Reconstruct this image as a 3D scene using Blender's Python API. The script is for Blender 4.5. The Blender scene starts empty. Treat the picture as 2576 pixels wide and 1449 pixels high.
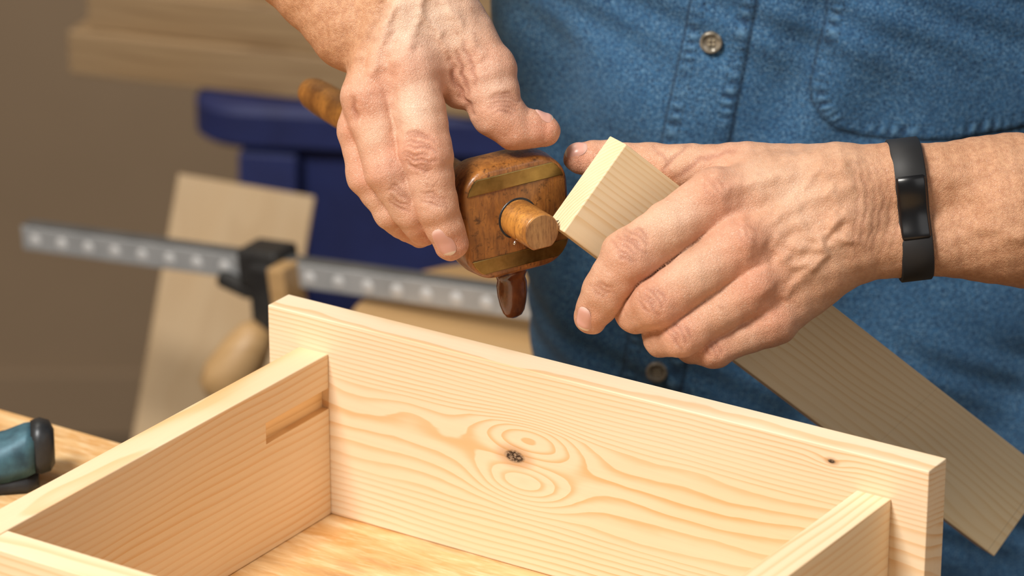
import bpy, bmesh, math, numpy as np, time
from mathutils import Vector, Matrix
T0=time.time()
scene=bpy.context.scene
col=scene.collection
np.random.seed(3)
scene.view_settings.view_transform='Standard'

# ------------------------------------------------------------------ camera
TH=math.radians(21.5)
cT,sT=math.cos(TH),math.sin(TH)
CAM=np.array([0,0,1.729])
cam_d=bpy.data.cameras.new('camera'); cam=bpy.data.objects.new('camera',cam_d); col.objects.link(cam)
cam.location=CAM; cam.rotation_euler=(math.pi/2-TH,0,0)
cam_d.sensor_width=36; cam_d.lens=129.97; cam_d.clip_start=0.05
cam_d.dof.use_dof=True; cam_d.dof.focus_distance=1.73; cam_d.dof.aperture_fstop=9
scene.camera=cam

# sculpting frame for hands / tools: x right, y down, z out of the table; unit 0.185 mm
KU=1.722/9300
SO=np.array([0,1.722*cT,1.729-1.722*sT])
AX=np.array([1.,0,0]); AY=np.array([0,-sT,-cT]); AZ=np.array([0,-cT,sT])
M3=np.stack([AX,AY,AZ])
def tw(P):
    P=np.asarray(P,dtype=float)
    return SO+KU*((P-np.array([1288,724.5,0]))@M3)
def vw(v):
    v=np.asarray(v,dtype=float)@M3
    return v/np.linalg.norm(v)
def nrm(v):
    v=np.asarray(v,dtype=float); return v/np.linalg.norm(v)

# ------------------------------------------------------------------ helpers
def empty(name,loc=(0,0,0)):
    o=bpy.data.objects.new(name,None); o.location=loc; col.objects.link(o); o.empty_display_size=0.05
    return o
def par(o,p):
    o.parent=p
    o.matrix_parent_inverse=Matrix.Translation(-Vector(p.location))
    return o
def mesh_obj(name,V,Fc,mat=None,smooth=True,parent=None,fix=False):
    V=np.asarray(V,dtype=float)
    Fc=[tuple(f) for f in Fc] if not isinstance(Fc,np.ndarray) else Fc.tolist()
    if fix:
        vol=0
        for f in Fc:
            a,b,c=V[f[0]],V[f[1]],V[f[2]]
            vol+=np.dot(a-V[0],np.cross(b-V[0],c-V[0]))
            if len(f)==4:
                d=V[f[3]]; vol+=np.dot(a-V[0],np.cross(c-V[0],d-V[0]))
        if vol<0: Fc=[tuple(reversed(f)) for f in Fc]
    me=bpy.data.meshes.new(name); me.from_pydata(V.tolist(),[],Fc); me.update()
    if smooth: me.polygons.foreach_set('use_smooth',[True]*len(me.polygons))
    o=bpy.data.objects.new(name,me); col.objects.link(o)
    if mat: me.materials.append(mat)
    if parent: par(o,parent)
    return o
def box(name,size,loc,mat,X=(1,0,0),Y=(0,1,0),bev=0.001,parent=None,seg=2):
    X=Vector(X).normalized(); Z=X.cross(Vector(Y)).normalized(); Y=Z.cross(X)
    bm=bmesh.new(); bmesh.ops.create_cube(bm,size=1)
    for v in bm.verts: v.co=Vector((v.co.x*size[0],v.co.y*size[1],v.co.z*size[2]))
    if bev>0: bmesh.ops.bevel(bm,geom=list(bm.edges),offset=bev,segments=seg,affect='EDGES',profile=0.5)
    me=bpy.data.meshes.new(name); bm.to_mesh(me); bm.free()
    me.materials.append(mat)
    o=bpy.data.objects.new(name,me); col.objects.link(o)
    Mx=Matrix((X,Y,Z)).transposed().to_4x4(); Mx.translation=Vector(loc)
    o.matrix_world=Mx
    if parent:
        o.parent=parent; o.matrix_parent_inverse=Matrix.Translation(-Vector(parent.location))
    return o
def loft(rings,cap=True):
    n=len(rings[0]); V=[];F=[]
    for r in rings: V+= [tuple(p) for p in r]
    for i in range(len(rings)-1):
        for j in range(n):
            F.append((i*n+j,i*n+(j+1)%n,(i+1)*n+(j+1)%n,(i+1)*n+j))
    if cap:
        F.append(tuple(range(n))[::-1]); F.append(tuple((len(rings)-1)*n+j for j in range(n)))
    return V,F
def lathe(p0,p1,prof,n=40):
    p0=np.array(p0,float);p1=np.array(p1,float);ax=p1-p0;L=np.linalg.norm(ax);ax/=L
    h=np.array([0,0,1.]) if abs(ax[2])<.9 else np.array([1.,0,0])
    s=nrm(np.cross(ax,h)); t=np.cross(ax,s)
    rings=[]
    for (u,r) in prof:
        rings.append([p0+ax*L*u+ (s*math.cos(a)+t*math.sin(a))*r for a in np.linspace(0,2*math.pi,n,endpoint=False)])
    return loft(rings)
def lobj(name,p0,p1,prof,mat,parent=None,n=40):
    V,F=lathe(p0,p1,prof,n)
    return mesh_obj(name,V,F,mat,True,parent,fix=True)

# ------------------------------------------------------------------ materials
class NT:
    def __init__(s,name):
        s.m=bpy.data.materials.new(name); s.m.use_nodes=True; s.t=s.m.node_tree
        s.b=s.t.nodes['Principled BSDF']
    def n(s,ty,**k):
        x=s.t.nodes.new(ty)
        for a,b in k.items(): setattr(x,a,b)
        return x
    def put(s,sock,v):
        if isinstance(v,bpy.types.NodeSocket): s.t.links.new(v,sock)
        elif isinstance(v,(tuple,list)) and len(v)==3 and sock.type=='RGBA': sock.default_value=(*v,1)
        else: sock.default_value=v
    def ma(s,op,a,b=0,c=None):
        x=s.n('ShaderNodeMath',operation=op); s.put(x.inputs[0],a); s.put(x.inputs[1],b)
        if c is not None: s.put(x.inputs[2],c)
        return x.outputs[0]
    def add(s,*a):
        r=a[0]
        for q in a[1:]: r=s.ma('ADD',r,q)
        return r
    def mul(s,a,b): return s.ma('MULTIPLY',a,b)
    def obj(s): return s.n('ShaderNodeTexCoord').outputs['Object']
    def sep(s,v):
        x=s.n('ShaderNodeSeparateXYZ'); s.put(x.inputs[0],v); return x.outputs
    def comb(s,a,b,c):
        x=s.n('ShaderNodeCombineXYZ'); s.put(x.inputs[0],a);s.put(x.inputs[1],b);s.put(x.inputs[2],c); return x.outputs[0]
    def sc(s,v,k):
        x=s.n('ShaderNodeMapping'); s.put(x.inputs[0],v); x.inputs['Scale'].default_value=k; return x.outputs[0]
    def noise(s,v,sc=1,det=3,ro=.5,dist=0):
        x=s.n('ShaderNodeTexNoise'); s.put(x.inputs['Vector'],v); x.inputs['Scale'].default_value=sc
        x.inputs['Detail'].default_value=det; x.inputs['Roughness'].default_value=ro; x.inputs['Distortion'].default_value=dist
        return x.outputs[0]
    def vor(s,v,sc,feat='F1'):
        x=s.n('ShaderNodeTexVoronoi',feature=feat); s.put(x.inputs['Vector'],v); x.inputs['Scale'].default_value=sc
        return x.outputs[0]
    def mix(s,f,a,b,mode='MIX'):
        x=s.n('ShaderNodeMix',data_type='RGBA',blend_type=mode); s.put(x.inputs[0],f); s.put(x.inputs[6],a); s.put(x.inputs[7],b)
        return x.outputs[2]
    def mr(s,v,a,b,c=0,d=1,smooth=False):
        x=s.n('ShaderNodeMapRange'); 
        if smooth: x.interpolation_type='SMOOTHSTEP'
        s.put(x.inputs[0],v)
        for i,q in enumerate((a,b,c,d)): x.inputs[i+1].default_value=q
        return x.outputs[0]
    def bump(s,h,dist=.001,st=1):
        x=s.n('ShaderNodeBump'); s.put(x.inputs['Height'],h); x.inputs['Distance'].default_value=dist; x.inputs['Strength'].default_value=st
        s.t.links.new(x.outputs[0],s.b.inputs['Normal'])
    def attr(s,nm):
        return s.n('ShaderNodeAttribute',attribute_name=nm)
    def fin(s,colr,rough=.5,metal=0,**k):
        s.put(s.b.inputs['Base Color'],colr); s.put(s.b.inputs['Roughness'],rough); s.put(s.b.inputs['Metallic'],metal)
        for a,b in k.items(): s.put(s.b.inputs[a.replace('_',' ')],b)
        return s.m

def simple(name,c1,c2,sc=(20,20,20),rough=.5,metal=0,bump=0,nsc=1,det=4,**k):
    N=NT(name); v=N.sc(N.obj(),sc); f=N.noise(v,nsc,det,.6)
    f2=N.mr(f,.3,.7)
    if bump: N.bump(f,bump)
    return N.fin(N.mix(f2,c1,c2),rough,metal,**k)

def pine(name,y0,z0,sp,light=(.84,.685,.49),dark=(.70,.40,.16),amt=.75,wob=1.2,rough=.5,knots=None,extra=None,off=0.0,fwide=.5,finew=.10,marks=()):
    """x = along grain. rings about an axis at (y0,z0)."""
    N=NT(name); o=N.obj(); x,y,z=N.sep(o)
    lo=N.noise(N.comb(N.mul(N.ma('ADD',x,off),3.5),N.mul(y,14),N.mul(z,14)),1.6,2,.5)
    if knots is None:
        dy=N.ma('SUBTRACT',y,y0); dz=N.ma('SUBTRACT',z,z0)
        r=N.ma('SQRT',N.add(N.mul(dy,dy),N.mul(dz,dz)))
        F=N.add(N.mul(r,1/sp),N.mul(lo,wob*2))
    else:
        lo2=N.noise(N.comb(N.mul(x,16),N.mul(y,14),N.mul(z,45)),1,3,.55)
        F=N.add(N.mul(z,1/sp),N.mul(y,60),N.mul(lo,wob*2),N.mul(lo2,.9))
        up=N.ma('MAXIMUM',N.ma('SUBTRACT',z,.022),0)
        F=N.add(F,N.mul(up,260))
        dn_=N.ma('MINIMUM',N.ma('ADD',z,.024),0)
        F=N.add(F,N.mul(dn_,150))
        for (kx,kz,sx,sz,am) in knots:
            ax=N.mul(N.ma('SUBTRACT',x,kx),1/sx); az=N.mul(N.ma('SUBTRACT',z,kz),1/sz)
            rr=N.add(N.mul(ax,ax),N.mul(az,az))
            F=N.add(F,N.mul(N.ma('EXPONENT',N.mul(rr,-1)),am))
    fine=N.noise(N.comb(N.mul(x,14),N.mul(y,500),N.mul(z,500)),1,3,.6)
    F=N.add(F,N.mul(fine,finew))
    fr=N.ma('FRACT',F)
    up_=N.mr(fr,.20,.90,0,1,True); dn=N.mr(fr,.92,1.0,1,0,True)
    g=N.mul(N.ma('POWER',up_,2.4),dn)
    vary=N.noise(N.comb(N.mul(x,6),N.mul(y,40),N.mul(z,40)),1,2)
    g=N.mul(g,N.mr(vary,.3,.7,.35,1))
    g=N.mul(g,amt)
    base=N.mix(N.mr(fine,.35,.7,0,.35),light,tuple(c*.88 for c in light))
    base=N.mix(N.mr(lo,.4,.7,0,fwide),base,(light[0]*.96,light[1]*.89,light[2]*.77))
    c=N.mix(g,base,dark)
    for mx,sl,stg in marks:
        dm=N.ma('ABSOLUTE',N.ma('SUBTRACT',N.add(x,N.mul(y,sl)),mx))
        c=N.mix(N.mr(dm,.00010,.00026,stg,0),c,(.30,.20,.12))
    if extra:
        for (kx,kz,sx,sz) in extra:
            ax=N.mul(N.ma('SUBTRACT',x,kx),1/sx); az=N.mul(N.ma('SUBTRACT',z,kz),1/sz)
            rr=N.ma('SQRT',N.add(N.mul(ax,ax),N.mul(az,az),N.mul(fine,.3)))
            kn=N.mr(rr,.75,1.15,1,0,True); hal=N.mr(rr,.9,2.4,.6,0,True)
            c=N.mix(hal,c,(.45,.22,.08))
            kk=N.noise(N.sc(o,(600,600,1000)),1,3)
            c=N.mix(kn,c,N.mix(N.mr(kk,.45,.62),(.03,.016,.010),(.34,.24,.16)))
    N.bump(N.add(N.mul(fine,.5),N.mul(g,.4)),.00012)
    return N.fin(c,rough)

m_back=pine('pine_back',0,0,.0076,knots=[(.152,.0690-.052,.028,.0105,-4.4),(.149,.0440-.052,.026,.0110,4.6),(.015,.070-.052,.020,.010,-1.5),(.085,.066-.052,.022,.008,-.9),(.314,.096-.052,.010,.004,1.0),(.33,.056-.052,.05,.010,-.8),(.23,.030-.052,.05,.010,.8)],
    extra=[(.1443,.0578-.052,.0060,.0034),(.3145,.0970-.052,.0022,.0011)],amt=.82,wob=1.0)
m_side=pine('pine_side',.0,-.10,.0042,light=(.80,.62,.41),amt=.8,wob=1.5)
m_side2=pine('pine_side_b',.05,-.09,.0035,light=(.82,.67,.46),amt=.6,off=3)
m_strip=pine('pine_strip_wood',.045,-.075,.0021,light=(.85,.68,.44),dark=(.67,.40,.14),amt=.55,wob=2.6,off=1.3,finew=.35,marks=((.1528,.02,.5),(.062,.25,.18)))
m_plank=pine('plank_wood',.03,-.2,.012,light=(.52,.37,.21),dark=(.41,.26,.12),amt=.4)
m_lumber=pine('lumber_wood',.03,-.2,.010,light=(.36,.245,.135),dark=(.18,.105,.05),amt=.8)
m_disc=pine('seat_wood',.03,-.3,.012,light=(.52,.33,.155),dark=(.38,.22,.08),amt=.4)

def bench_mat():
    N=NT('bench_wood'); o=N.obj(); 
    f=N.noise(N.sc(o,(18,90,30)),1,6,.65,.6); g=N.noise(N.sc(o,(60,300,60)),1,3,.6)
    c=N.mix(N.mr(f,.35,.65),(.60,.31,.10),(.78,.54,.28))
    c=N.mix(N.mr(g,.5,.75,0,.6),c,(.85,.68,.44))
    s=N.noise(N.sc(o,(9,30,10)),1.3,4,.6)
    c=N.mix(N.mr(s,.56,.68,0,.55),c,(.35,.17,.06))
    N.bump(f,.0006)
    return N.fin(c,.45)
m_bench=bench_mat()

def boxwood(name,light,dark,rough=.28,streak=.85):
    N=NT(name); o=N.obj()
    f=N.noise(N.sc(o,(160,160,50)),1,4,.6,.5); g=N.noise(N.sc(o,(900,900,160)),1,3,.6)
    c=N.mix(N.mr(f,.3,.7),dark,light)
    s=N.noise(N.sc(o,(110,110,110)),2.0,6,.75)
    c=N.mix(N.mr(s,.55,.66,0,streak),c,(.030,.010,.003))
    l=N.noise(N.sc(o,(60,60,60)),1.0,3,.6)
    c=N.mix(N.mr(l,.42,.65,0,.55),c,(.13,.045,.012))
    c=N.mix(N.mr(g,.5,.72,0,.6),c,(.09,.03,.008))
    N.bump(N.add(f,N.mul(g,.5)),.0003)
    return N.fin(c,N.mr(g,.3,.7,rough,rough+.2),0,Coat_Weight=.3,Coat_Roughness=.22)
m_gh=boxwood('boxwood_head',(.48,.19,.04),(.20,.068,.014))
m_gs=boxwood('boxwood_stem',(.64,.28,.055),(.38,.15,.03),.3,.45)
m_gend=boxwood('boxwood_endgrain',(.42,.23,.085),(.30,.14,.045),.5,.3)
m_screw=simple('boxwood_screw',(.06,.012,.004),(.28,.085,.02),(120,120,60),.15,Coat_Weight=.6)
m_brass=simple('aged_brass',(.13,.085,.025),(.40,.28,.10),(60,60,60),.32,.9,.0001)
m_steel=simple('steel',(.5,.5,.5),(.7,.7,.7),(80,80,80),.3,1)
m_spur=simple('spur_steel',(.12,.11,.10),(.22,.20,.18),(80,80,80),.4,.8)
m_alu=simple('aluminium',(.38,.40,.42),(.50,.52,.54),(30,30,30),.42,.4)
m_alud=simple('aluminium_top',(.13,.14,.15),(.2,.21,.22),(30,30,30),.45,.6)
m_black=simple('black_plastic',(.012,.012,.013),(.03,.03,.03),(50,50,50),.45)
m_blue=simple('blue_paint',(.010,.016,.080),(.015,.026,.125),(20,20,20),.6)
m_teal=simple('blue_enamel',(.022,.060,.088),(.060,.155,.205),(110,110,110),.5,.3)
m_dark=simple('dark_metal',(.02,.022,.026),(.05,.055,.06),(60,60,60),.4,.5)
m_wall=simple('wall_paint',(.285,.205,.132),(.325,.235,.153),(2,2,2),.9)
m_floor=simple('floor_concrete',(.14,.10,.07),(.2,.15,.1),(6,6,6),.8)
m_band=simple('band_rubber',(.010,.010,.011),(.016,.016,.018),(50,50,50),.6)
m_screen=simple('band_screen',(.004,.004,.005),(.006,.006,.007),(10,10,10),.3)

def skin_mat():
    N=NT('skin'); a=N.attr('tint'); r,g,b=N.sep(a.outputs['Color'])
    o=N.obj()
    n1=N.noise(o,55,3,.55); n2=N.noise(o,420,3,.6); n3=N.noise(o,18,2); n4=N.noise(o,700,2,.6)
    base=N.mix(N.mr(n1,.35,.65),(.59,.325,.20),(.71,.44,.30))
    base=N.mix(N.mr(n3,.4,.65,0,.6),base,(.62,.31,.19))
    c=N.mix(N.mul(r,.8),base,(.62,.235,.15))
    c=N.mix(N.mul(g,.8),c,(.80,.61,.48))
    c=N.mix(N.mr(n4,.55,.75,0,.35),c,(.80,.61,.48))
    fr=N.mul(N.mr(N.noise(o,330,2),.60,.70,0,.28),N.mr(n3,.45,.6))
    c=N.mix(fr,c,(.34,.13,.07))
    arm=N.attr('tan').outputs['Fac']
    c=N.mix(N.mul(arm,.8),c,N.mix(N.mr(n2,.35,.65),(.43,.19,.09),(.59,.31,.165)))
    c=N.mix(N.mul(b,.75),c,(.30,.10,.06))  # painted crease shade over the skin colour
    v=N.vor(N.sc(o,(1,1,1)),1500,'DISTANCE_TO_EDGE'); w=N.vor(N.sc(o,(1,1.5,.8)),720,'DISTANCE_TO_EDGE')
    N.bump(N.add(N.mul(N.mr(v,0,.2),.30),N.mul(N.mr(w,0,.14),.36),N.mul(n2,.8),N.mul(n1,1.0)),.00030,.85)
    return N.fin(c,N.mr(n2,.3,.7,.38,.55),0,Subsurface_Weight=.10,Subsurface_Scale=.003,Subsurface_Radius=(1,.35,.2))
m_skin=skin_mat()
def nail_mat():
    N=NT('nail'); a=N.attr('nv').outputs['Fac']
    c=N.mix(N.mr(a,.72,.84,0,1,True),(.62,.33,.26),(.76,.62,.50))
    c=N.mix(N.mr(a,-.9,-.55,.5,0,True),c,(.74,.52,.44))
    return N.fin(c,.33,0,Subsurface_Weight=.1,Subsurface_Scale=.003)
m_nail=nail_mat()

# ------------------------------------------------------------------ SDF sculpting
def smin(a,b,k):
    h=np.maximum(k-np.abs(a-b),0)/k
    return np.minimum(a,b)-h*h*k*.25
def cone(P,a,ra,b,rb):
    a=np.asarray(a,np.float32); ba=np.asarray(b,np.float32)-a
    pa=P-a
    t=np.clip((pa@ba)/float(ba@ba),0,1)
    q=pa-t[...,None]*ba
    return np.sqrt((q*q).sum(-1))-(ra+(rb-ra)*t)
class Hand:
    def __init__(s,palm,fingers,kp=45,kf=34,kj=10,fat=()):
        s.palm=palm; s.fingers=[]; s.kp=kp;s.kf=kf;s.kj=kj
        for fi,f in enumerate(fingers):
            ch=[]
            k=1.0 if fi in fat else .955
            for i in range(len(f)-1):
                p,q=np.array(f[i],float),np.array(f[i+1],float)
                ch.append(p); m=(p+q)/2; m[3]=(p[3]+q[3])/2*(k if i<len(f)-2 else 1.0); ch.append(m)
            ch.append(np.array(f[-1],float)); s.fingers.append(ch)
    def __call__(s,P):
        P=P.astype(np.float32)
        d=None
        for (a,ra,b,rb) in s.palm:
            c=cone(P,a,ra,b,rb); d=c if d is None else smin(d,c,s.kp)
        out=None
        for f in s.fingers:
            e=None
            for i in range(len(f)-1):
                c=cone(P,f[i][:3],f[i][3],f[i+1][:3],f[i+1][3]); e=c if e is None else smin(e,c,s.kj)
            e=smin(e,d,s.kf)
            out=e if out is None else smin(out,e,3.)
        return out
    def grad(s,P,e=1.5):
        k=np.array([[1,-1,-1],[-1,-1,1],[-1,1,-1],[1,1,1]],float)
        g=sum(k[i][None]*s(P+k[i]*e)[:,None] for i in range(4))
        return g/np.maximum(np.linalg.norm(g,axis=1,keepdims=True),1e-6)
def surface_net(sdf,lo,hi,h):
    lo=np.array(lo,float);hi=np.array(hi,float)
    n=np.ceil((hi-lo)/(4*h)).astype(int)
    ii=np.stack(np.meshgrid(*[np.arange(k) for k in n],indexing='ij'),-1)
    cen=lo+(ii+.5)*4*h
    C=sdf(cen.reshape(-1,3)).reshape(n)
    mask=np.abs(C)<6.5*h
    F=np.repeat(np.repeat(np.repeat(np.where(C<0,-1e3,1e3).astype(np.float32),4,0),4,1),4,2)
    V6=F.reshape(n[0],4,n[1],4,n[2],4).transpose(0,2,4,1,3,5)
    loc=np.stack(np.meshgrid(*[np.arange(4)]*3,indexing='ij'),-1)
    idx=ii[mask]
    vals=np.empty((len(idx),4,4,4),np.float32)
    for s in range(0,len(idx),4000):
        p=lo+(idx[s:s+4000,None,None,None,:]*4+loc[None]+.5)*h
        vals[s:s+4000]=sdf(p.reshape(-1,3)).reshape(p.shape[:-1])
    V6[mask]=vals
    S=F<0
    N=np.array(F.shape)
    cnt=np.zeros(N-1,np.int8)
    for dx in(0,1):
        for dy in(0,1):
            for dz in(0,1):
                cnt+=S[dx:N[0]-1+dx,dy:N[1]-1+dy,dz:N[2]-1+dz]
    act=(cnt>0)&(cnt<8)
    A=np.argwhere(act); vid=-np.ones(N-1,np.int64); vid[act]=np.arange(len(A))
    cr=[(a,b,c) for a in(0,1) for b in(0,1) for c in(0,1)]
    cv={c:F[A[:,0]+c[0],A[:,1]+c[1],A[:,2]+c[2]] for c in cr}
    sm=np.zeros((len(A),3));ct=np.zeros(len(A))
    for c in cr:
        for ax in range(3):
            if c[ax]==0:
                d=list(c);d[ax]=1;d=tuple(d)
                f0,f1=cv[c],cv[d]; m=(f0<0)!=(f1<0)
                t=np.where(m,f0/np.where(m,f0-f1,1),0)
                p=np.array(c,float)[None]+0*sm; p[:,ax]+=t
                sm+=p*m[:,None]; ct+=m
    V=lo+(A+sm/ct[:,None]+.5)*h
    faces=[]
    for ax in range(3):
        o=[(ax+1)%3,(ax+2)%3]
        sl0=[slice(None)]*3; sl1=[slice(None)]*3; sl0[ax]=slice(0,-1); sl1[ax]=slice(1,None)
        a,b=S[tuple(sl0)],S[tuple(sl1)]
        E=np.argwhere(a!=b)
        E=E[(E[:,o[0]]>0)&(E[:,o[1]]>0)&(E[:,o[0]]<N[o[0]]-1)&(E[:,o[1]]<N[o[1]]-1)]
        neg=a[E[:,0],E[:,1],E[:,2]]
        q=[]
        for (da,db) in((-1,-1),(0,-1),(0,0),(-1,0)):
            e=E.copy(); e[:,o[0]]+=da; e[:,o[1]]+=db
            q.append(vid[e[:,0],e[:,1],e[:,2]])
        q=np.stack(q,1); q[~neg]=q[~neg][:,::-1]
        faces.append(q[(q>=0).all(1)])
    Fq=np.concatenate(faces)
    return V,Fq
def polyd(P,pts):
    best=np.full(len(P),1e9); sb=np.zeros(len(P)); acc=0
    pts=[np.array(p,float) for p in pts]
    for a,b in zip(pts[:-1],pts[1:]):
        ba=b-a; L=np.linalg.norm(ba)
        t=np.clip(((P-a)@ba)/(L*L),0,1); d=np.linalg.norm(P-a-t[:,None]*ba,axis=1)
        m=d<best; best[m]=d[m]; sb[m]=acc+t[m]*L; acc+=L
    return best,sb
def build_hand(name,H,lo,hi,h,strokes,reds,pales,tanf,parent):
    V,Fq=surface_net(H,lo,hi,h)
    for _ in range(2):
        g=H.grad(V); V=V-g*np.clip(H(V),-3,3)[:,None]
    g=H.grad(V,3.)
    face=np.clip(g[:,2]*2.5,0,1)
    disp=np.zeros(len(V)); tint=np.zeros((len(V),4),np.float32); tint[:,3]=1
    # wobble the coordinates so creases are not geometrically perfect
    Q=V[:,:2].copy()
    Q[:,0]+=2.2*np.sin(V[:,1]/9+V[:,0]/17)+1.5*np.sin(V[:,1]/4.7)
    Q[:,1]+=2.2*np.sin(V[:,0]/8+V[:,1]/21)+1.5*np.sin(V[:,0]/5.1+1)
    for pts,w,ht in strokes:
        d,s=polyd(Q,pts); L=max(s.max(),1)
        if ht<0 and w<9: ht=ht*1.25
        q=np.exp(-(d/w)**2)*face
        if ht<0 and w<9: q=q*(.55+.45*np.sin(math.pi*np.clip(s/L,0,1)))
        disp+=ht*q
        if ht<0 and w<13: tint[:,2]=np.maximum(tint[:,2],q*min(.8,-ht/4.5))  # narrow grooves also get shade painted into the tint's blue channel
    x,y,z=V.T
    disp+=2.0*np.sin(x/23+np.sin(y/31)*1.5)*np.sin(y/27+z/40)+1.0*np.sin(x/11+y/17)*np.sin(y/13-x/19)
    for (c,r,w) in reds:
        dd=((V-np.array(c))**2).sum(1); tint[:,0]+=w*np.exp(-dd/(r*r))
    for (c,r,w) in pales:
        dd=((V-np.array(c))**2).sum(1); tint[:,1]+=w*np.exp(-dd/(r*r))
    tint=np.clip(tint,0,1)
    tan=np.clip(tanf(V),0,1)
    V2=V+g*disp[:,None]
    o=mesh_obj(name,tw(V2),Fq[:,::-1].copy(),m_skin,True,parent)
    me=o.data
    at=me.attributes.new('tint','FLOAT_COLOR','POINT'); at.data.foreach_set('color',tint.ravel())
    at=me.attributes.new('tan','FLOAT','POINT'); at.data.foreach_set('value',tan.astype(np.float32))
    print(name,len(V),time.time()-T0)
    return o
def nail(name,H,c,t,n,hw,hl,parent):
    c=np.array(c,float); n=nrm(n); t=np.array(t,float); t=nrm(t-n*(t@n)); s=np.cross(n,t)
    R=9;K=36
    P=[c];val=[0];lift=[0]
    for i in range(1,R+1):
        r=i/R
        for j in range(K):
            a=2*math.pi*j/K
            u=math.copysign(abs(math.cos(a))**.75,math.cos(a)); v=math.copysign(abs(math.sin(a))**.8,math.sin(a))
            P.append(c+s*u*hw*r+t*v*hl*r); val.append(v*r); lift.append(r)
    P=np.array(P)+n*70
    for _ in range(60):
        d=H(P); P=P-n*(np.clip(d-.3,-4,20)*.8)[:,None]
    lift=np.array(lift)
    P=P+n*(4.2*(1-lift**6)-1.0)[:,None]
    F=[(0,1+j,1+(j+1)%K) for j in range(K)]
    for i in range(R-1):
        for j in range(K):
            a=1+i*K; b=a+K
            F.append((a+j,b+j,b+(j+1)%K,a+(j+1)%K))
    W=tw(P)
    o=mesh_obj(name,W,F,m_nail,True,parent)
    f=F[0]; nn=np.cross(W[f[1]]-W[f[0]],W[f[2]]-W[f[0]])
    if nn@vw(n)<0: o.data.flip_normals()
    at=o.data.attributes.new('nv','FLOAT','POINT'); at.data.foreach_set('value',np.array(val,np.float32))
    return o

worker=empty('woodworker',(0.1,1.95,0.9))

# ---- right hand (holds the gauge)
RF=dict(
 index=[(1030,165,-22,74),(1071,385,25,69),(1098,517,5,54),(1135,614,-38,43)],
 middle=[(928,250,-30,64),(976,425,-8,61),(1030,527,-38,49),(1066,582,-80,38)],
 ring=[(900,325,-85,52),(922,440,-75,52),(980,532,-98,44),(1022,572,-140,36)],
 pinky=[(930,340,-160,46),(950,470,-170,44),(1010,560,-190,38),(1050,590,-215,32)],
 thumb=[(1120,25,-75,86),(1226,172,-62,71),(1248,280,-66,65),(1296,318,-78,55),(1368,325,-92,43)])
RP=[((660,-250,-270),172,(905,35,-165),136),
    ((905,35,-165),136,(1010,10,-90),112),
    ((1010,10,-60),100,(1030,150,-35),78),
    ((1060,-60,-90),130,(1100,40,-80),100),
    ((1010,20,-60),95,(935,230,-45),72),
    ((1000,60,-110),95,(915,310,-95),62),
    ((1090,40,-80),92,(1110,165,-85),66),
    ((1110,165,-85),60,(1156,222,-95),46),
    ((1000,120,-140),80,(960,330,-150),55)]
RH=Hand(RP,list(RF.values()),kp=34,fat=(4,))
def arc(cx,cy,w,sag,ang=0,n=5):
    out=[]
    for t in np.linspace(-1,1,n):
        x=t*w; y=sag*(1-t*t)
        ca,sa=math.cos(ang),math.sin(ang)
        out.append((cx+x*ca-y*sa,cy+x*sa+y*ca))
    return out
st=[]
for dy,sg,cx,w in((-40,-9,1052,30),(-29,-12,1058,38),(-17,-9,1050,34),(-6,-6,1060,42),(5,4,1050,30),(16,7,1058,40),(28,9,1052,32),(38,8,1060,24)):
    st.append((arc(cx,385+dy,w,sg,.12),4.6,-2.6))
for dy in(-12,-2,10): st.append((arc(1094,508+dy,32,-4,.28),4.6,-2.2))
for dy,sg,w in((-24,-7,22),(-12,-6,30),(1,3,26),(13,6,28)): st.append((arc(1006,506+dy,w,sg,.55),4.6,-2.4))
for dy,w in((-18,26),(-8,34),(4,30),(15,36),(27,26)): st.append((arc(1268,258+dy,w,-6,.05),4.6,-2.6))
st+=[([(1135,150),(1142,200),(1168,250),(1186,285)],8,-8),([(1150,130),(1165,190),(1180,240)],6,-3),
     ([(1165,110),(1190,170),(1196,215)],6,-2.5),
     ([(1070,-20),(1050,60),(1030,120)],13,6),([(990,20),(960,110),(940,190)],12,5),
     ([(1120,10),(1170,80),(1210,140)],14,5),([(1060,40),(1105,80),(1120,130)],9,4),
     ([(975,150),(985,220),(1000,330)],14,-6),([(890,250),(895,300)],8,-4),
     ([(905,192),(918,130),(950,60),(985,-20)],13,-9),([(1000,60),(985,110)],16,-5),
     ([(1012,158),(1020,166)],34,8),([(905,236),(912,246)],28,7),([(878,318),(884,326)],20,5)]
def joints(fd):
    out=[]
    for k,f in fd.items():
        for i,p in enumerate(f):
            if k=='thumb' and i==0: continue
            w=.65 if i in(0,1) else .35
            if i==len(f)-1: w=.85
            out.append(((p[0],p[1],p[2]+p[3]*.6),p[3]*1.05,w))
    return out
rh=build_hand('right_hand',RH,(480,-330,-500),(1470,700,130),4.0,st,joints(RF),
   [((1110,60,20),110,.6),((1040,270,60),60,.5),((1250,210,0),60,.45),((1030,450,40),60,.3),((1000,60,40),70,.4)],
   lambda V:1.15*(1/(1+np.exp(-((915-V[:,0])-(V[:,1]-120)*.55)/14)))*(V[:,1]<215),worker)
nail('right_index_nail',RH,(1119,610,0),(.42,.88,-.3),(-.38,.05,.9),25,35,worker)
nail('right_thumb_nail',RH,(1366,312,-90),(1,.06,-.1),(.10,-.97,.22),34,25,worker)

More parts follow.
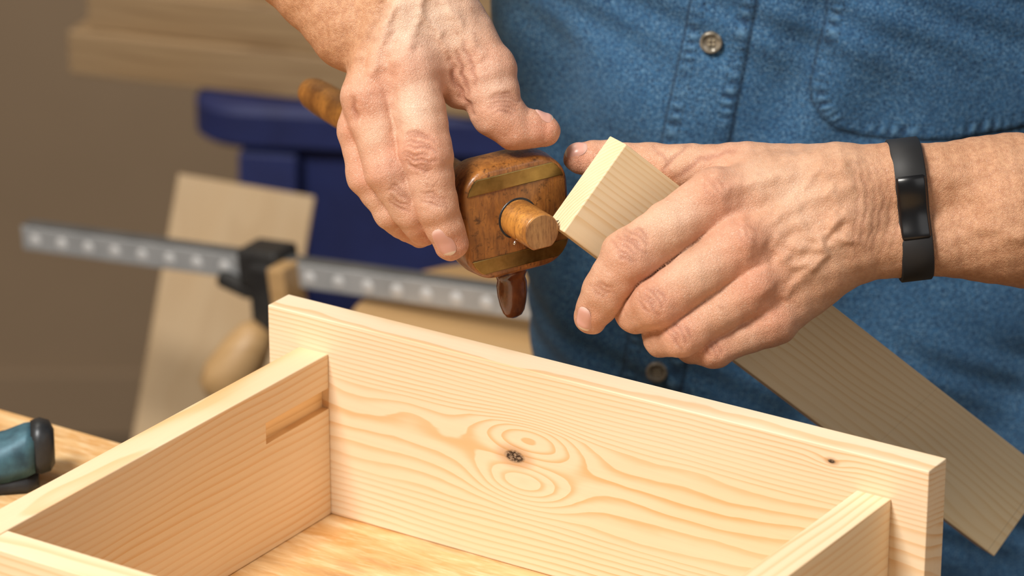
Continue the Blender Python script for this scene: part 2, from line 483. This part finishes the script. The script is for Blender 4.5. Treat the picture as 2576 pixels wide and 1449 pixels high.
# ---- left hand (holds the strip)
LF=dict(
 index=[(1792,500,22,74),(1582,646,42,70),(1520,735,2,57),(1486,799,-42,43)],
 middle=[(1862,612,48,74),(1654,762,50,66),(1602,788,-20,52),(1594,780,-90,40)],
 ring=[(1895,720,32,66),(1712,842,28,57),(1666,850,-40,47),(1652,830,-105,38)],
 pinky=[(1940,804,-12,60),(1797,876,-8,50),(1742,874,-60,42),(1728,857,-115,35)],
 thumb=[(2060,455,-80,78),(1840,420,-120,64),(1640,408,-165,54),(1540,398,-178,50),(1462,392,-180,42)])
LP=[((2860,560,-330),215,(2560,530,-110),180),
    ((2560,440,-100),105,(2240,462,-35),92),
    ((2560,600,-100),105,(2240,600,-45),88),
    ((2240,462,-35),92,(2110,468,-15),95),
    ((2240,600,-45),88,(2110,610,-25),95),
    ((2120,460,-20),92,(1810,500,0),74),
    ((2130,525,-5),92,(1870,605,20),76),
    ((2130,590,-10),90,(1900,708,8),70),
    ((2110,640,-45),90,(1945,798,-30),68),
    ((2060,560,-80),105,(1900,640,-75),95),
    ((2080,450,-80),84,(1900,430,-90),72)]
LH=Hand(LP,list(LF.values()))
st=[]
def wr(cx,cy,ang,half,offs,h=-2.5):
    ca,sa=math.cos(ang),math.sin(ang)
    for k,o in enumerate(offs):
        j=(k*37%11-5)
        st.append((arc(cx+ca*o-sa*j,cy+sa*o+ca*j,half*(.7+.3*(k%2))-abs(o)*.2,o*.18+(k%3-1)*2,ang-math.pi/2+(k%3-1)*.06),4.8,h))
wr(1582,618,math.radians(125),40,(-38,-27,-15,-4,8,20,32))
wr(1513,728,math.radians(112),32,(-10,0,10),-1.8)
wr(1632,757,math.radians(140),36,(-28,-16,-4,8,20))
wr(1702,842,math.radians(145),32,(-22,-10,2,14))
wr(1788,878,math.radians(150),26,(-16,-4,8),-2)
wr(1790,480,math.radians(140),34,(-20,-6,10),-1.2)
wr(1872,592,math.radians(140),34,(-16,0,14),-1.2)
for i,x in enumerate((2152,2170,2196,2212,2236,2262)):
    st.append(([(x-14,405+i*7),(x+(i%2)*6,500),(x-8,580),(x-26,655-i*6)],6,-1.1-.3*(i%2)))
st+=[([(2110,430),(1990,440),(1900,455),(1830,478)],18,7),
     ([(2130,470),(2020,505),(1930,560)],17,7),
     ([(2120,545),(2040,590),(1960,650)],17,6),
     ([(2060,420),(2000,500),(1905,545)],12,4),
     ([(2100,555),(2058,600),(2066,640),(2020,690),(1970,740)],14,7.5),
     ([(2120,600),(2080,622),(2020,627),(1950,605)],13,6),
     ([(2000,560),(2040,600),(2062,612)],12,5),([(2080,470),(2100,520),(2085,570)],11,4),
     ([(1940,620),(1985,670),(2030,665)],12,5),([(2150,610),(2100,600)],11,5),
     ([(1850,375),(1760,400),(1700,450)],8,-2.5),([(1740,360),(1690,400),(1670,440)],6,-2.2),([(1650,360),(1680,400),(1690,430)],6,-2),
     ([(2060,400),(1950,395),(1850,400)],18,6),
     ([(1786,476),(1792,482)],36,9),([(1868,590),(1874,596)],36,9),([(1905,700),(1910,706)],32,7),
     ([(1850,545),(1940,515)],26,-7),([(1900,650),(1980,600)],24,-6),([(1930,760),(2000,700)],22,-5),
     ([(2500,420),(2400,450),(2330,440)],14,3),([(2560,600),(2420,560)],16,4)]
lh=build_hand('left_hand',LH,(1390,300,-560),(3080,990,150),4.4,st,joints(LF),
   [((1700,550,80),60,.35),((1760,680,90),50,.3),((2000,470,80),90,.2)],
   lambda V:(1/(1+np.exp(-(V[:,0]-2120)/80)))*.75+.2,worker)
nail('left_index_nail',LH,(1480,799,-20),(-.25,.92,-.3),(-.52,.12,.85),23,33,worker)
nail('left_thumb_nail',LH,(1452,380,-165),(-1,-.02,0),(-.05,-.72,.7),24,30,worker)

# ---- wristband
def band(name,phis,prof,mat,close,lift=None):
    c=np.array([2292,530,-50.]); Yt=nrm((.115,1,0)); Z=np.array([0,0,1.]); X=nrm(np.cross(Yt,Z))
    if X[0]<0: X=-X
    rings=[]
    D=np.array([Yt*math.cos(p)+Z*math.sin(p) for p in phis])
    P=c+D*330
    for _ in range(80): P=P-D*(np.clip(LH(P)-1,-5,30)*.8)[:,None]
    R=((P-c)*D).sum(1)
    for _ in range(4):
        R=(np.roll(R,1)+R*2+np.roll(R,-1))/4 if close else R
    for i,p in enumerate(phis):
        l=1 if lift is None else lift[i]
        rings.append([tw(c+D[i]*(R[i]+hh*l)+X*ww) for ww,hh in prof])
    n=len(prof);V=[];F=[]
    for r in rings:V+=list(r)
    m=len(rings)
    for i in range(m if close else m-1):
        for j in range(n):
            a=i*n;b=((i+1)%m)*n
            F.append((a+j,a+(j+1)%n,b+(j+1)%n,b+j))
    if not close: F+= [tuple(range(n))[::-1],tuple((m-1)*n+j for j in range(n))]
    return mesh_obj(name,V,F,mat,True,worker,fix=True)
band('wristband_strap',np.linspace(0,2*math.pi,140,endpoint=False),[(-40,-3),(-41,6),(-37,11),(37,11),(41,6),(40,-3)],m_band,True)
ph=np.linspace(math.pi/2-.62,math.pi/2+.62,40)
lf=np.clip(1.0-np.abs(np.linspace(-1,1,40))**12*.5,0.3,1)
band('wristband_screen',ph,[(-36,4),(-37,14),(-31,20),(31,20),(37,14),(36,4)],m_screen,False,lf)

# ---- shirt torso
def torso():
    Zs=np.concatenate([np.linspace(.50,.80,40,endpoint=False),np.linspace(.80,1.20,360,endpoint=False),np.linspace(1.2,1.455,50)])
    th=np.concatenate([np.linspace(math.pi,2*math.pi,460,endpoint=False),np.linspace(0,math.pi,60,endpoint=False)])
    a=.19;b=.12
    Z,TT=np.meshgrid(Zs,th,indexing='ij')
    shr=np.sqrt(np.clip(1-(np.clip(Z-1.31,0,1)/.155)**2,.06,1))
    Xl=-.0106+.017*(1.159-Z)/.2
    cx=Xl+a
    co,si=np.cos(TT),np.sin(TT)
    X=cx+a*shr*np.sign(co)*np.abs(co)**.92
    Y=1.975+b*shr*np.sign(si)*np.abs(si)**.9-.02*np.clip((Z-1.0)/.2,0,1.5)+.035*np.clip((1.0-Z)/.2,0,1.2)**1.3
    front=(si<0)
    nx=co/a; ny=si/b; nl=np.hypot(nx,ny); nx/=nl; ny/=nl
    w=(.0030*np.sin(X*38+Z*22+1.1*np.sin(Z*17))*np.sin(Z*19-X*12+.6)
      +.0015*np.sin(X*70-Z*55+1.5*np.sin(X*40))+.0008*np.sin(X*120+Z*160+np.sin(Z*60)*2))
    w+=.004*np.exp(-((X-.02-.25*(1.0-Z))/.012)**2)-.004*np.exp(-((X-.05-.25*(1.0-Z))/.014)**2)
    hcl=np.zeros_like(X); seam=np.full(X.shape,9.); along=Z.copy(); wear=np.zeros_like(X)
    pc=.1094+.142*(Z-1.159); ds=np.abs(X-pc); hw=.0163
    inside=1/(1+np.exp((ds-hw)/.0005))
    hcl+=.0016*inside
    pk=np.exp(-((ds-.0125)/.0032)**2)
    side=np.where(X>pc,1.,-1.)
    sk=(ds-.0125)*side*140
    pu=np.sin(2*math.pi*Z/.0074+sk+2.6*np.sin(Z*83+side)+1.7*np.sin(Z*211))*(.65+.35*np.sin(Z*147+side*2))
    hcl+=.0006*pk*pu; wear=np.maximum(wear,0)+pk*pu
    seam=np.minimum(seam,np.abs(ds-.0145)*1000); seam=np.minimum(seam,np.abs(ds-.0092)*1000)
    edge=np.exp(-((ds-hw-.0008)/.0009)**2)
    P=np.stack([X.ravel(),Z.ravel()],1)
    pk_pts=[(.167,1.26),(.1642,1.159),(.161,1.141),(.157,1.117),(.1588,1.108),(.1635,1.100),(.172,1.0925),(.185,1.0885),(.199,1.087),(.235,1.086),(.262,1.089),(.300,1.098),(.300,1.26)]
    d,s=polyd(P,pk_pts); d=d.reshape(X.shape); s=s.reshape(X.shape)
    from_poly=np.array(pk_pts+[pk_pts[0]])
    ins=np.zeros(len(P),bool)
    for (x1,y1),(x2,y2) in zip(from_poly[:-1],from_poly[1:]):
        if y1!=y2:
            c=((y1>P[:,1])!=(y2>P[:,1]))&(P[:,0]<(x2-x1)*(P[:,1]-y1)/(y2-y1)+x1); ins^=c
    ins=ins.reshape(X.shape)
    sd=np.where(ins,-d,d)
    hcl+=.0015/(1+np.exp(sd/.0005))
    pk=np.exp(-((sd+.0042)/.0032)**2); pu=np.sin(2*math.pi*s/.0070+sd*160+2.4*np.sin(s*77)+1.6*np.sin(s*190))*(.65+.35*np.sin(s*131))
    hcl+=.0006*pk*pu; wear=wear+pk*pu
    seam=np.minimum(seam,np.abs(sd+.0018)*1000); seam=np.minimum(seam,np.abs(sd+.0078)*1000)
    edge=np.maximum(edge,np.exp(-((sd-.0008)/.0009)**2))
    m=front.astype(float)
    disp=w+hcl*m
    X=X+nx*disp; Y=Y+ny*disp
    V=np.stack([X,Y,Z],-1).reshape(-1,3)
    nr,nc=Z.shape
    i=np.arange(nr-1)[:,None]*nc; j=np.arange(nc)[None]; j2=(j+1)%nc
    F=np.stack([i+j,i+j2,i+nc+j2,i+nc+j],-1).reshape(-1,4).tolist()
    F.append(list(range(nc))[::-1]); F.append([ (nr-1)*nc+q for q in range(nc)])
    o=mesh_obj('denim_shirt',V,F,m_denim,True,worker)
    me=o.data
    for nm,arr in(('seam',np.where(front,seam,9)),('wear',wear*m),('edge',edge*m),('along',np.where(ds<.03,Z,s))):
        at=me.attributes.new(nm,'FLOAT','POINT'); at.data.foreach_set('value',arr.astype(np.float32).ravel())
    return o,V.reshape(nr,nc,3)
def denim(use_attr=True):
    N=NT('denim' if use_attr else 'denim_sleeve'); o=N.obj(); x,y,z=N.sep(o)
    n1=N.noise(N.comb(N.mul(x,1200),N.mul(y,450),N.mul(z,450)),1,2,.6)
    n2=N.noise(N.comb(N.mul(x,420),N.mul(y,420),N.mul(z,1300)),1,2,.6)
    n3=N.noise(o,30,4,.6); n5=N.noise(o,1000,2,.5)
    f=N.add(N.mul(n1,.5),N.mul(n2,.5))
    c=N.mix(N.mr(f,.39,.59),(.008,.038,.105),(.046,.160,.325))
    c=N.mix(N.mr(n5,.52,.66,0,.75),c,(.19,.36,.53))
    c=N.mix(N.mr(n3,.35,.7,0,.4),c,(.014,.070,.172))
    stc=0.
    if use_attr:
        wv=N.attr('wear').outputs['Fac']; ed=N.attr('edge').outputs['Fac']; sm=N.attr('seam').outputs['Fac']; al=N.attr('along').outputs['Fac']
        c=N.mix(N.mr(wv,.15,1,0,.6),c,(.17,.34,.52))
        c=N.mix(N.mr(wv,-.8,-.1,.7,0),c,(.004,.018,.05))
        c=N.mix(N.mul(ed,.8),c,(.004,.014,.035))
        dash=N.mr(N.ma('SINE',N.mul(al,2*math.pi/.0024)),-.5,.1)
        stc=N.mul(N.mr(sm,.25,.55,1,0),dash)
        c=N.mix(N.mul(stc,.85),c,(.006,.018,.045))
        stc=N.mul(stc,-.6)
    N.bump(N.add(f,N.mul(n5,.5),stc),.0007,.9)
    return N.fin(c,.9,0,Sheen_Weight=.05)
m_denim=denim(); m_sleeve=denim(False)
shirt,SV=torso()
def sleeve(name,A,E,B,r0,r1,r2):
    A,E,B=[np.array(q,float) for q in(A,E,B)]
    rings=[];n=48
    ts=np.linspace(0,1,26)
    for t in ts:
        p=A*(1-t)**2+2*E*t*(1-t)+B*t*t; d=nrm(2*(1-t)*(E-A)+2*t*(B-E))
        s=nrm(np.cross(d,(0.3,1,.2))); u=np.cross(d,s)
        r=r0+(r1-r0)*min(1,t*2) if t<.5 else r1+(r2-r1)*(t*2-1)
        if t<.09: r*=1.06
        rings.append([p+(s*math.cos(a)+u*math.sin(a))*r*(1+.03*math.sin(a*3+t*17)+.02*math.sin(t*40)) for a in np.linspace(0,2*math.pi,n,endpoint=False)])
    p=A;d=nrm(E-A); inner=[q*1.0+ (p-q)*.06 for q in rings[0]]
    deep=[q+d*.02+(p-q)*.08 for q in rings[0]]
    V,F=loft([deep,inner]+rings,False)
    return mesh_obj(name,V,F,m_sleeve,True,worker,fix=True)
sleeve('sleeve_right',tw((585,-335,-300)),tw((250,-690,-430)),(.03,1.965,1.37),.0385,.046,.058)
sleeve('sleeve_left',tw((2815,558,-290)),tw((3180,570,-560)),(.345,1.975,1.36),.0455,.050,.058)
m_button=simple('button_horn',(.10,.085,.06),(.36,.31,.24),(300,300,300),.25,.2)
m_hole=simple('button_thread',(.25,.2,.13),(.4,.33,.22),(300,300,300),.7)
def button(nm,X,Z):
    d=(SV[:,:,0]-X)**2+(SV[:,:,2]-Z)**2+np.where(SV[:,:,1]>1.97,9,0)
    i=np.unravel_index(np.argmin(d),d.shape); y=SV[i][1]
    p0=(X,y+.0005,Z);p1=(X-.0004,y-.0035,Z)
    lobj(nm,p0,p1,[(0,.0050),(.3,.0060),(.8,.0060),(1,.0054),(1.0,.0046),(.75,.0040),(.7,.0002)],m_button,worker,48)
    for k,(a,b) in enumerate(((-1,-1),(1,-1),(1,1),(-1,1))):
        q=(X+a*.0011,y-.0022,Z+b*.0011)
        lobj(f'{nm}_thread_{k+1}',q,(q[0],q[1]-.0009,q[2]),[(0,.0008),(1,.0006)],m_hole,worker,12)
button('button_upper',.1045,1.139)
button('button_lower',.0800,.939)

# ------------------------------------------------------------------ marking gauge
gauge=empty('marking_gauge',tuple(tw((1303,545,-111))))
g=nrm((.46,.297,.837)); e1=np.array([.967,-.25,0.]); e1[2]=-(g[0]*e1[0]+g[1]*e1[1])/g[2]; e1=nrm(e1); e2=np.cross(g,e1)
if e2[1]<0:e2=-e2
GC=np.array([1303,547,-111.])
def G(a,b,c): return GC+e1*a+e2*b+g*c
HW,HH=152,150
def outline(inset,n=16,R=86):
    hw,hh,r=HW-inset,HH-inset,max(R-inset,5)
    pts=[]
    for (sx,sy,a0) in((1,1,0),(-1,1,90),(-1,-1,180),(1,-1,270)):
        for k in range(n+1):
            a=math.radians(a0+90*k/n)
            pts.append((sx*(hw-r)+r*math.cos(a),sy*(hh-r)+r*math.sin(a)))
    return pts
rings=[]
for c,ins in((0,13),(-2,9),(-6,4),(-12,1),(-22,0),(-60,-3),(-100,0),(-116,4),(-126,11),(-132,22),(-134,34)):
    rings.append([tw(G(x,y,c)) for x,y in outline(ins)])
V,F=loft(rings)
mesh_obj('head',V,F,m_gh,True,gauge,fix=True)
def hwid(y,ins):
    P=outline(ins,40); 
    xs=[abs(p[0]) for p in P if abs(p[1]-y)<4]
    return max(xs) if xs else 0
for nm,y0,y1 in(('brass_upper',-128,-88),('brass_lower',88,128)):
    n=10; top=[]
    for k in range(n+1):
        y=y0+(y1-y0)*k/n; w=hwid(y,12); top.append((y,w))
    loop=[(w,y) for y,w in top]+[(-w,y) for y,w in reversed(top)]
    rr=[]
    for lev,ii in((-3,0),(1.8,0),(2.6,2)):
        rr.append([tw(G(x*(1-ii/150),(y-(y0+y1)/2)*(1-ii/25)+(y0+y1)/2,lev)) for x,y in loop])
    V,F=loft(rr)
    mesh_obj(nm,V,F,m_brass,False,gauge,fix=True)
def stemring(c,r):
    out=[]
    for a in np.linspace(0,2*math.pi,48,endpoint=False):
        x,y=math.cos(a)*r,math.sin(a)*r
        y=min(y,r*.86)
        out.append(tw(G(x,y,c)))
    return out
rs=[stemring(c,r) for c,r in((130,47),(127,49.5),(0,50),(-600,50),(-1190,49),(-1250,46),(-1275,40),(-1290,28),(-1295,12))]
V,F=loft(rs); mesh_obj('stem',V,F,m_gs,True,gauge,fix=True)
V,F=loft([stemring(129,46),stemring(131.5,45.5)]); mesh_obj('stem_end',V,F,m_gend,False,gauge,fix=True)
V,F=loft([stemring(-1,56),stemring(1.5,54),stemring(1.6,50)],False); mesh_obj('stem_socket',V,F,m_dark,False,gauge)
lobj('spur_pin',tw(G(44,-10,112)),tw(G(60,-14,112)),[(0,.0008),(.5,.0006),(1,.0001)],m_spur,gauge,16)
lobj('wedge_pin',tw(G(-40,34,60)),tw(G(-47,42,60)),[(0,.0007),(1,.0006)],m_steel,gauge,12)
def sring(y,w,t):
    o=[]
    for a in np.linspace(0,2*math.pi,40,endpoint=False):
        cx=math.copysign(abs(math.cos(a))**.75,math.cos(a)); sy=math.copysign(abs(math.sin(a))**.75,math.sin(a))
        o.append(tw(G(cx*w,y,-66+sy*t)))
    return o
prof=[(140,20,20),(154,20,20),(158,38,26),(168,44,27),(178,40,22),(186,38,20),(200,42,19),(228,41,18),(256,36,17),(276,30,15),(288,22,11),(294,8,5)]
V,F=loft([sring(*p) for p in prof]); mesh_obj('thumbscrew',V,F,m_screw,True,gauge,fix=True)

# ------------------------------------------------------------------ strip being marked
a_=nrm((.70,.515,-.495)); w_=np.array([-.573,.807,0]); w_[2]=-(w_[0]*a_[0]+w_[1]*a_[1])/a_[2]; w_=nrm(w_)
N_=np.cross(a_,w_); 
if N_[2]<0:N_=-N_
P0=np.array([1575,362,-10.])
Ls,Ws,Ts=1706,272,92
cen=P0+a_*Ls/2+w_*Ws/2-N_*Ts/2
strip=box('pine_strip',(Ls*KU,Ws*KU,Ts*KU),tw(cen),m_strip,vw(a_),vw(w_),bev=.0006)
# ------------------------------------------------------------------ frame box
S=.861; ZB=.95
ud=np.array([.8375,-.5465,0]); nd=np.array([-.5465,-.8375,0]); up=np.array([0,0,1.])
A0=np.array([-.1382*S,1.963*S,ZB])
def FB(s,n,z): return A0+ud*s+nd*n+up*z
frame=empty('pine_drawer_frame',tuple(FB(.18,.12,0)))
def board(name,s0,s1,n0,n1,z0,z1,mat,alongN=False,ox=None):
    c=FB((s0+s1)/2,(n0+n1)/2,(z0+z1)/2)
    if alongN: return box(name,(n1-n0,s1-s0,z1-z0),c,mat,nd,ud*-1,bev=.0005,parent=frame)
    return box(name,(s1-s0,n1-n0,z1-z0),c,mat,ud,-nd,bev=.0005,parent=frame)
Tk=.0172
bk=board('back_board',-.0015,.3624,-Tk,0,0,.104,m_back)
for v in bk.data.vertices: v.co.x+=.1812
bk.location=Vector(bk.location)-Vector(ud)*.1812
H_=.0862; 
ls=board('left_side',.0176,.0348,.0001,.290,0,H_,m_side,True)
m_slot_lit=pine('pine_slot_lit',.0,-.10,.0042,light=(.88,.62,.32),dark=(.6,.3,.08),amt=.5)  # left side's grain, brighter and warmer: the slot's lit interior painted in
cut=box('cutter',(.053,.0105,.0112),FB(.0348+.001,.0255,.0625),m_slot_lit,nd,-ud,bev=0)
md=ls.modifiers.new('slot','BOOLEAN'); md.object=cut; md.operation='DIFFERENCE'; md.solver='EXACT'; md.material_mode='TRANSFER'
bpy.context.view_layer.update()
dg=bpy.context.evaluated_depsgraph_get()
nm=bpy.data.meshes.new_from_object(ls.evaluated_get(dg)); ls.modifiers.clear(); ls.data=nm
bpy.data.objects.remove(cut)
board('right_side',.3272,.3444,.0001,.290,0,H_,m_side2,True)
board('front_board',.0349,.3271,.2405,.2577,0,H_-.0004,m_side2)

# bench
bench=empty('workbench',tuple(FB(.2,.3,-.02)))
def bb(name,s0,s1,n0,n1,z0,z1,mat,bev=.002):
    return box(name,(s1-s0,n1-n0,z1-z0),FB((s0+s1)/2,(n0+n1)/2,(z0+z1)/2),mat,ud,-nd,bev=bev,parent=bench)
bb('bench_top',-.7,.9,-.012,.62,-.045,-.0002,m_bench)
for i,(s,n) in enumerate(((-.62,.06),(.82,.06),(-.62,.56),(.82,.56))):
    bb(f'leg_{i+1}',s-.04,s+.04,n-.04,n+.04,-.95,-.0455,m_bench)
bb('rail_1',-.58,.78,.04,.07,-.16,-.046,m_bench); bb('rail_2',-.58,.78,.54,.57,-.16,-.046,m_bench)

# ------------------------------------------------------------------ block plane (lower left, on bench)
pl=empty('block_plane',(-.275,1.73,.95))
pd=nrm((.95,.12,0)); pd2=np.array([-pd[1],pd[0],0])
KP=.78
def PL(a,b,c): return np.array([-.2465,1.712,.95])+(pd*a+pd2*b+up*c)*KP
def plring(a,w,z0,z1):
    o=[]
    for q in np.linspace(0,math.pi,17):
        o.append(PL(a+.0,math.copysign(abs(math.cos(q))**.7,math.cos(q))*w,z0+(z1-z0)*math.sin(q)**.8))
    return o
V,F=loft([plring(a,w,0,z) for a,w,z in((-.15,.024,.010),(-.06,.025,.012),(-.0,.022,.012),(.008,.014,.010))]); mesh_obj('sole',V,F,m_dark,True,pl,fix=True)
V,F=loft([plring(a,w,z0,z) for a,w,z0,z in((-.14,.012,.006,.014),(-.07,.016,.006,.020),(-.05,.019,.006,.024),(-.03,.023,.006,.029),(-.012,.021,.008,.033),(.000,.019,.010,.038),(.006,.017,.012,.039))]); mesh_obj('lever_cap',V,F,m_teal,True,pl,fix=True)
V,F=loft([plring(a,w,z0,z) for a,w,z0,z in((.004,.016,.012,.040),(.010,.017,.011,.042),(.016,.015,.012,.040),(.019,.010,.015,.034))]); mesh_obj('cap_toe',V,F,m_dark,True,pl,fix=True)
lobj('adjuster_knob',PL(-.046,-.032,.010),PL(-.028,-.036,.010),[(0,.005),(.1,.0068),(.9,.0068),(1,.005)],m_steel,pl,24)
lobj('cap_screw',PL(-.026,.0,.028),PL(-.027,-.003,.035),[(0,.005),(.7,.005),(1,.004)],m_steel,pl,24)
V,F=loft([[PL(-.09,.03,.0),PL(-.046,.03,.0),PL(-.036,.03,.046),PL(-.09,.03,.040)],[PL(-.09,.034,.0),PL(-.046,.034,.0),PL(-.036,.034,.046),PL(-.09,.034,.040)]]); mesh_obj('iron',V,F,m_dark,False,pl,fix=True)

# ------------------------------------------------------------------ background
clamp=empty('bar_clamp',(-.17,2.39,.80))
b0=np.array([-.350,2.497,.7865]); b1=np.array([.003,2.295,.815]); bd=nrm(b1-b0); bside=nrm(np.cross(bd,up)); bu=np.cross(bside,bd)
if bu[2]<0: bu=-bu
bL=np.linalg.norm(b1-b0)+.06
bc=b0+bd*bL/2
box('bar',(bL,.013,.018),bc,m_alu,bd,np.cross(bu,bd),bev=.001,parent=clamp)
box('bar_top',(bL-.002,.0115,.002),bc+bu*.0092,m_alud,bd,np.cross(bu,bd),bev=.0003,parent=clamp)
fn=np.cross(bd,bu); 
if fn[1]>0: fn=-fn
V=[];F=[]
for i in range(18):
    c=b0+bd*(.012+i*.0235)+fn*.0066-bu*.001
    b=len(V); V.append(c+fn*.0012)
    for rr,hh in((.0032,.0009),(.0050,-.0002)):
        for a in np.linspace(0,2*math.pi,16,endpoint=False): V.append(c+fn*hh+(bd*math.cos(a)+bu*math.sin(a))*rr)
    for j in range(16):
        F.append((b,b+1+j,b+1+(j+1)%16)); F.append((b+1+j,b+17+j,b+17+(j+1)%16,b+1+(j+1)%16))
m_dim=simple('dimple',(.60,.61,.62),(.68,.69,.70),(30,30,30),.35,.2)
mesh_obj('dimples',V,F,m_dim,True,clamp)
jc=b0+bd*.209
box('slide_body',(.034,.030,.030),jc+bu*.002,m_black,bd,np.cross(bu,bd),bev=.004,parent=clamp)
box('slide_jaw',(.020,.022,.060),jc+bd*.004-bu*.022+fn*.008,m_black,bd,np.cross(bu,bd),bev=.004,parent=clamp)
box('trigger',(.03,.012,.012),jc-bd*.022-bu*.012+fn*.008,m_black,(bd-bu*.3),np.cross(bu,bd),bev=.004,parent=clamp)
box('jaw_pad',(.014,.026,.036),jc+bd*.023-bu*.008+fn*.012,m_disc,bd+bu*.06,np.cross(bu,bd),bev=.002,parent=clamp)
hp=jc-bu*.036+fn*.02
lobj('handle',hp+bd*.004,hp+np.array([-.030,-.01,-.050]),[(0,.008),(.1,.013),(.35,.017),(.7,.019),(.92,.016),(1,.008)],m_disc,clamp,28)

stool=empty('round_stool',(-.010,2.323,0))
lobj('seat',(-.0,2.325,.760),(-.0,2.325,.7915),[(0,.10),(.08,.110),(.5,.114),(.9,.111),(1,.107)],m_disc,stool,64)
for i in range(4):
    a=math.pi/4+i*math.pi/2
    lobj(f'leg_{i+1}',(math.cos(a)*.13,2.325+math.sin(a)*.13,0),(math.cos(a)*.07,2.325+math.sin(a)*.07,.762),[(0,.012),(.5,.016),(1,.012)],m_disc,stool,20)
box('stretcher_1',(.19,.016,.016),(0,2.325,.3),m_disc,(1,1,0),(-1,1,0),parent=stool)
box('stretcher_2',(.19,.016,.016),(0,2.325,.34),m_disc,(1,-1,0),(1,1,0),parent=stool)

tl=np.array([-.2610,2.731,.749]); tr=np.array([-.1550,2.723,.7250]); dn=nrm((-.034,-.085,-.183))
wd=nrm(tr-tl); Lp=.749/abs(dn[2])-.004
wd=nrm(wd-dn*(wd@dn))
pc=tl+wd*.054+dn*Lp/2
box('leaning_plank',(Lp,.108,.018),pc,m_plank,dn,wd,bev=.001)

sb=empty('blue_saw_bench',(-.1,2.98,0))
sx=nrm((.97,-.14,0)); sy=np.array([-sx[1],sx[0],0])
def SB(a,b,c): return np.array([-.070,2.98,-.008])+sx*a+sy*b+up*c
def rr_out(hw,hh,r,n=8):
    o=[]
    for (qx,qy,a0) in((1,1,0),(-1,1,90),(-1,-1,180),(1,-1,270)):
        for k in range(n+1):
            a=math.radians(a0+90*k/n); o.append((qx*(hw-r)+r*math.cos(a),qy*(hh-r)+r*math.sin(a)))
    return o
V,F=loft([[SB(x,y,z) for x,y in rr_out(.19-i,.10-i,.05)] for z,i in((.718,.004),(.722,0),(.748,0),(.754,.006))])
mesh_obj('top',V,F,m_blue,False,sb,fix=True)
box('apron_front',(.30,.022,.15),SB(.015,-.070,.642),m_blue,sx,sy,bev=.002,parent=sb)
box('apron_back',(.30,.022,.15),SB(.015,.070,.642),m_blue,sx,sy,bev=.002,parent=sb)
for i,(a,b) in enumerate(((-.120,-.085),(.15,-.085),(-.120,.085),(.15,.085))):
    p1=SB(a,b,.717);p0=SB(a*1.1,b*1.5,0.008)
    d=nrm(p1-p0); box(f'leg_{i+1}',(np.linalg.norm(p1-p0)-.006,.05,.03),(p0+p1)/2,m_blue,d,sx,bev=.002,parent=sb)
box('shelf',(.30,.16,.02),SB(.01,0,.25),m_blue,sx,sy,parent=sb)

lum=empty('lumber_stack',(-.1,2.98,.757))
ld=nrm((.247,-.085,0)); ls_=np.array([-ld[1],ld[0],0])
def LU(a,b,c): return np.array([-.378,2.985,.7470])+ld*a+ls_*b+up*c
box('beam_1',(.62,.14,.038),LU(.31,.075,.019),m_lumber,ld,ls_,bev=.002,parent=lum)
box('beam_2',(.61,.14,.036),LU(.320,.084,.0565),m_lumber,ld,ls_,bev=.002,parent=lum)
box('beam_3',(.50,.12,.036),LU(.36,.10,.093),m_lumber,ld,ls_,bev=.002,parent=lum)

cab=empty('dark_cabinet',(.2,3.3,0))
box('cabinet_body',(.8,.35,.64),(.40,3.45,.322),m_dark,bev=.004,parent=cab)
box('cabinet_top',(.84,.38,.025),(.40,3.44,.655),m_lumber,bev=.003,parent=cab)
box('door_1',(.37,.012,.56),(.2,3.268,.33),m_dark,bev=.003,parent=cab)
box('door_2',(.37,.012,.56),(.6,3.268,.33),m_dark,bev=.003,parent=cab)

box('floor',(5,6,.05),(0,2,-.0255),m_floor,bev=0)
box('wall_back',(5,.1,3),(0,3.98,1.5),m_wall,bev=0)
box('wall_left',(.1,6,3),(-1.9,1.0,1.5),m_wall,bev=0)
box('baseboard_back',(3.6,.015,.08),(0,3.922,.041),m_wall,bev=.002)

# ------------------------------------------------------------------ light
def area(name,loc,target,size,power,colr):
    l=bpy.data.lights.new(name,'AREA'); l.shape='RECTANGLE'; l.size=size[0]; l.size_y=size[1]; l.energy=power; l.color=colr
    o=bpy.data.objects.new(name,l); col.objects.link(o); o.location=loc
    d=Vector(target)-Vector(loc); o.rotation_euler=d.to_track_quat('-Z','Y').to_euler()
    return o
area('key_softbox',(-.95,.62,2.80),(0.05,1.65,1.0),(.6,.6),75,(1,.955,.885))
area('fill_softbox',(1.5,.2,2.2),(0.1,1.7,1.0),(1.4,1.4),8,(1,.98,.96))
area('background_lamp',(-.9,2.6,2.9),(-.3,3.4,.6),(.8,.8),15,(1,.89,.74))
w=bpy.data.worlds.new('world'); scene.world=w; w.use_nodes=True
w.node_tree.nodes['Background'].inputs[0].default_value=(.84,.80,.76,1); w.node_tree.nodes['Background'].inputs[1].default_value=.19
print('built',time.time()-T0)
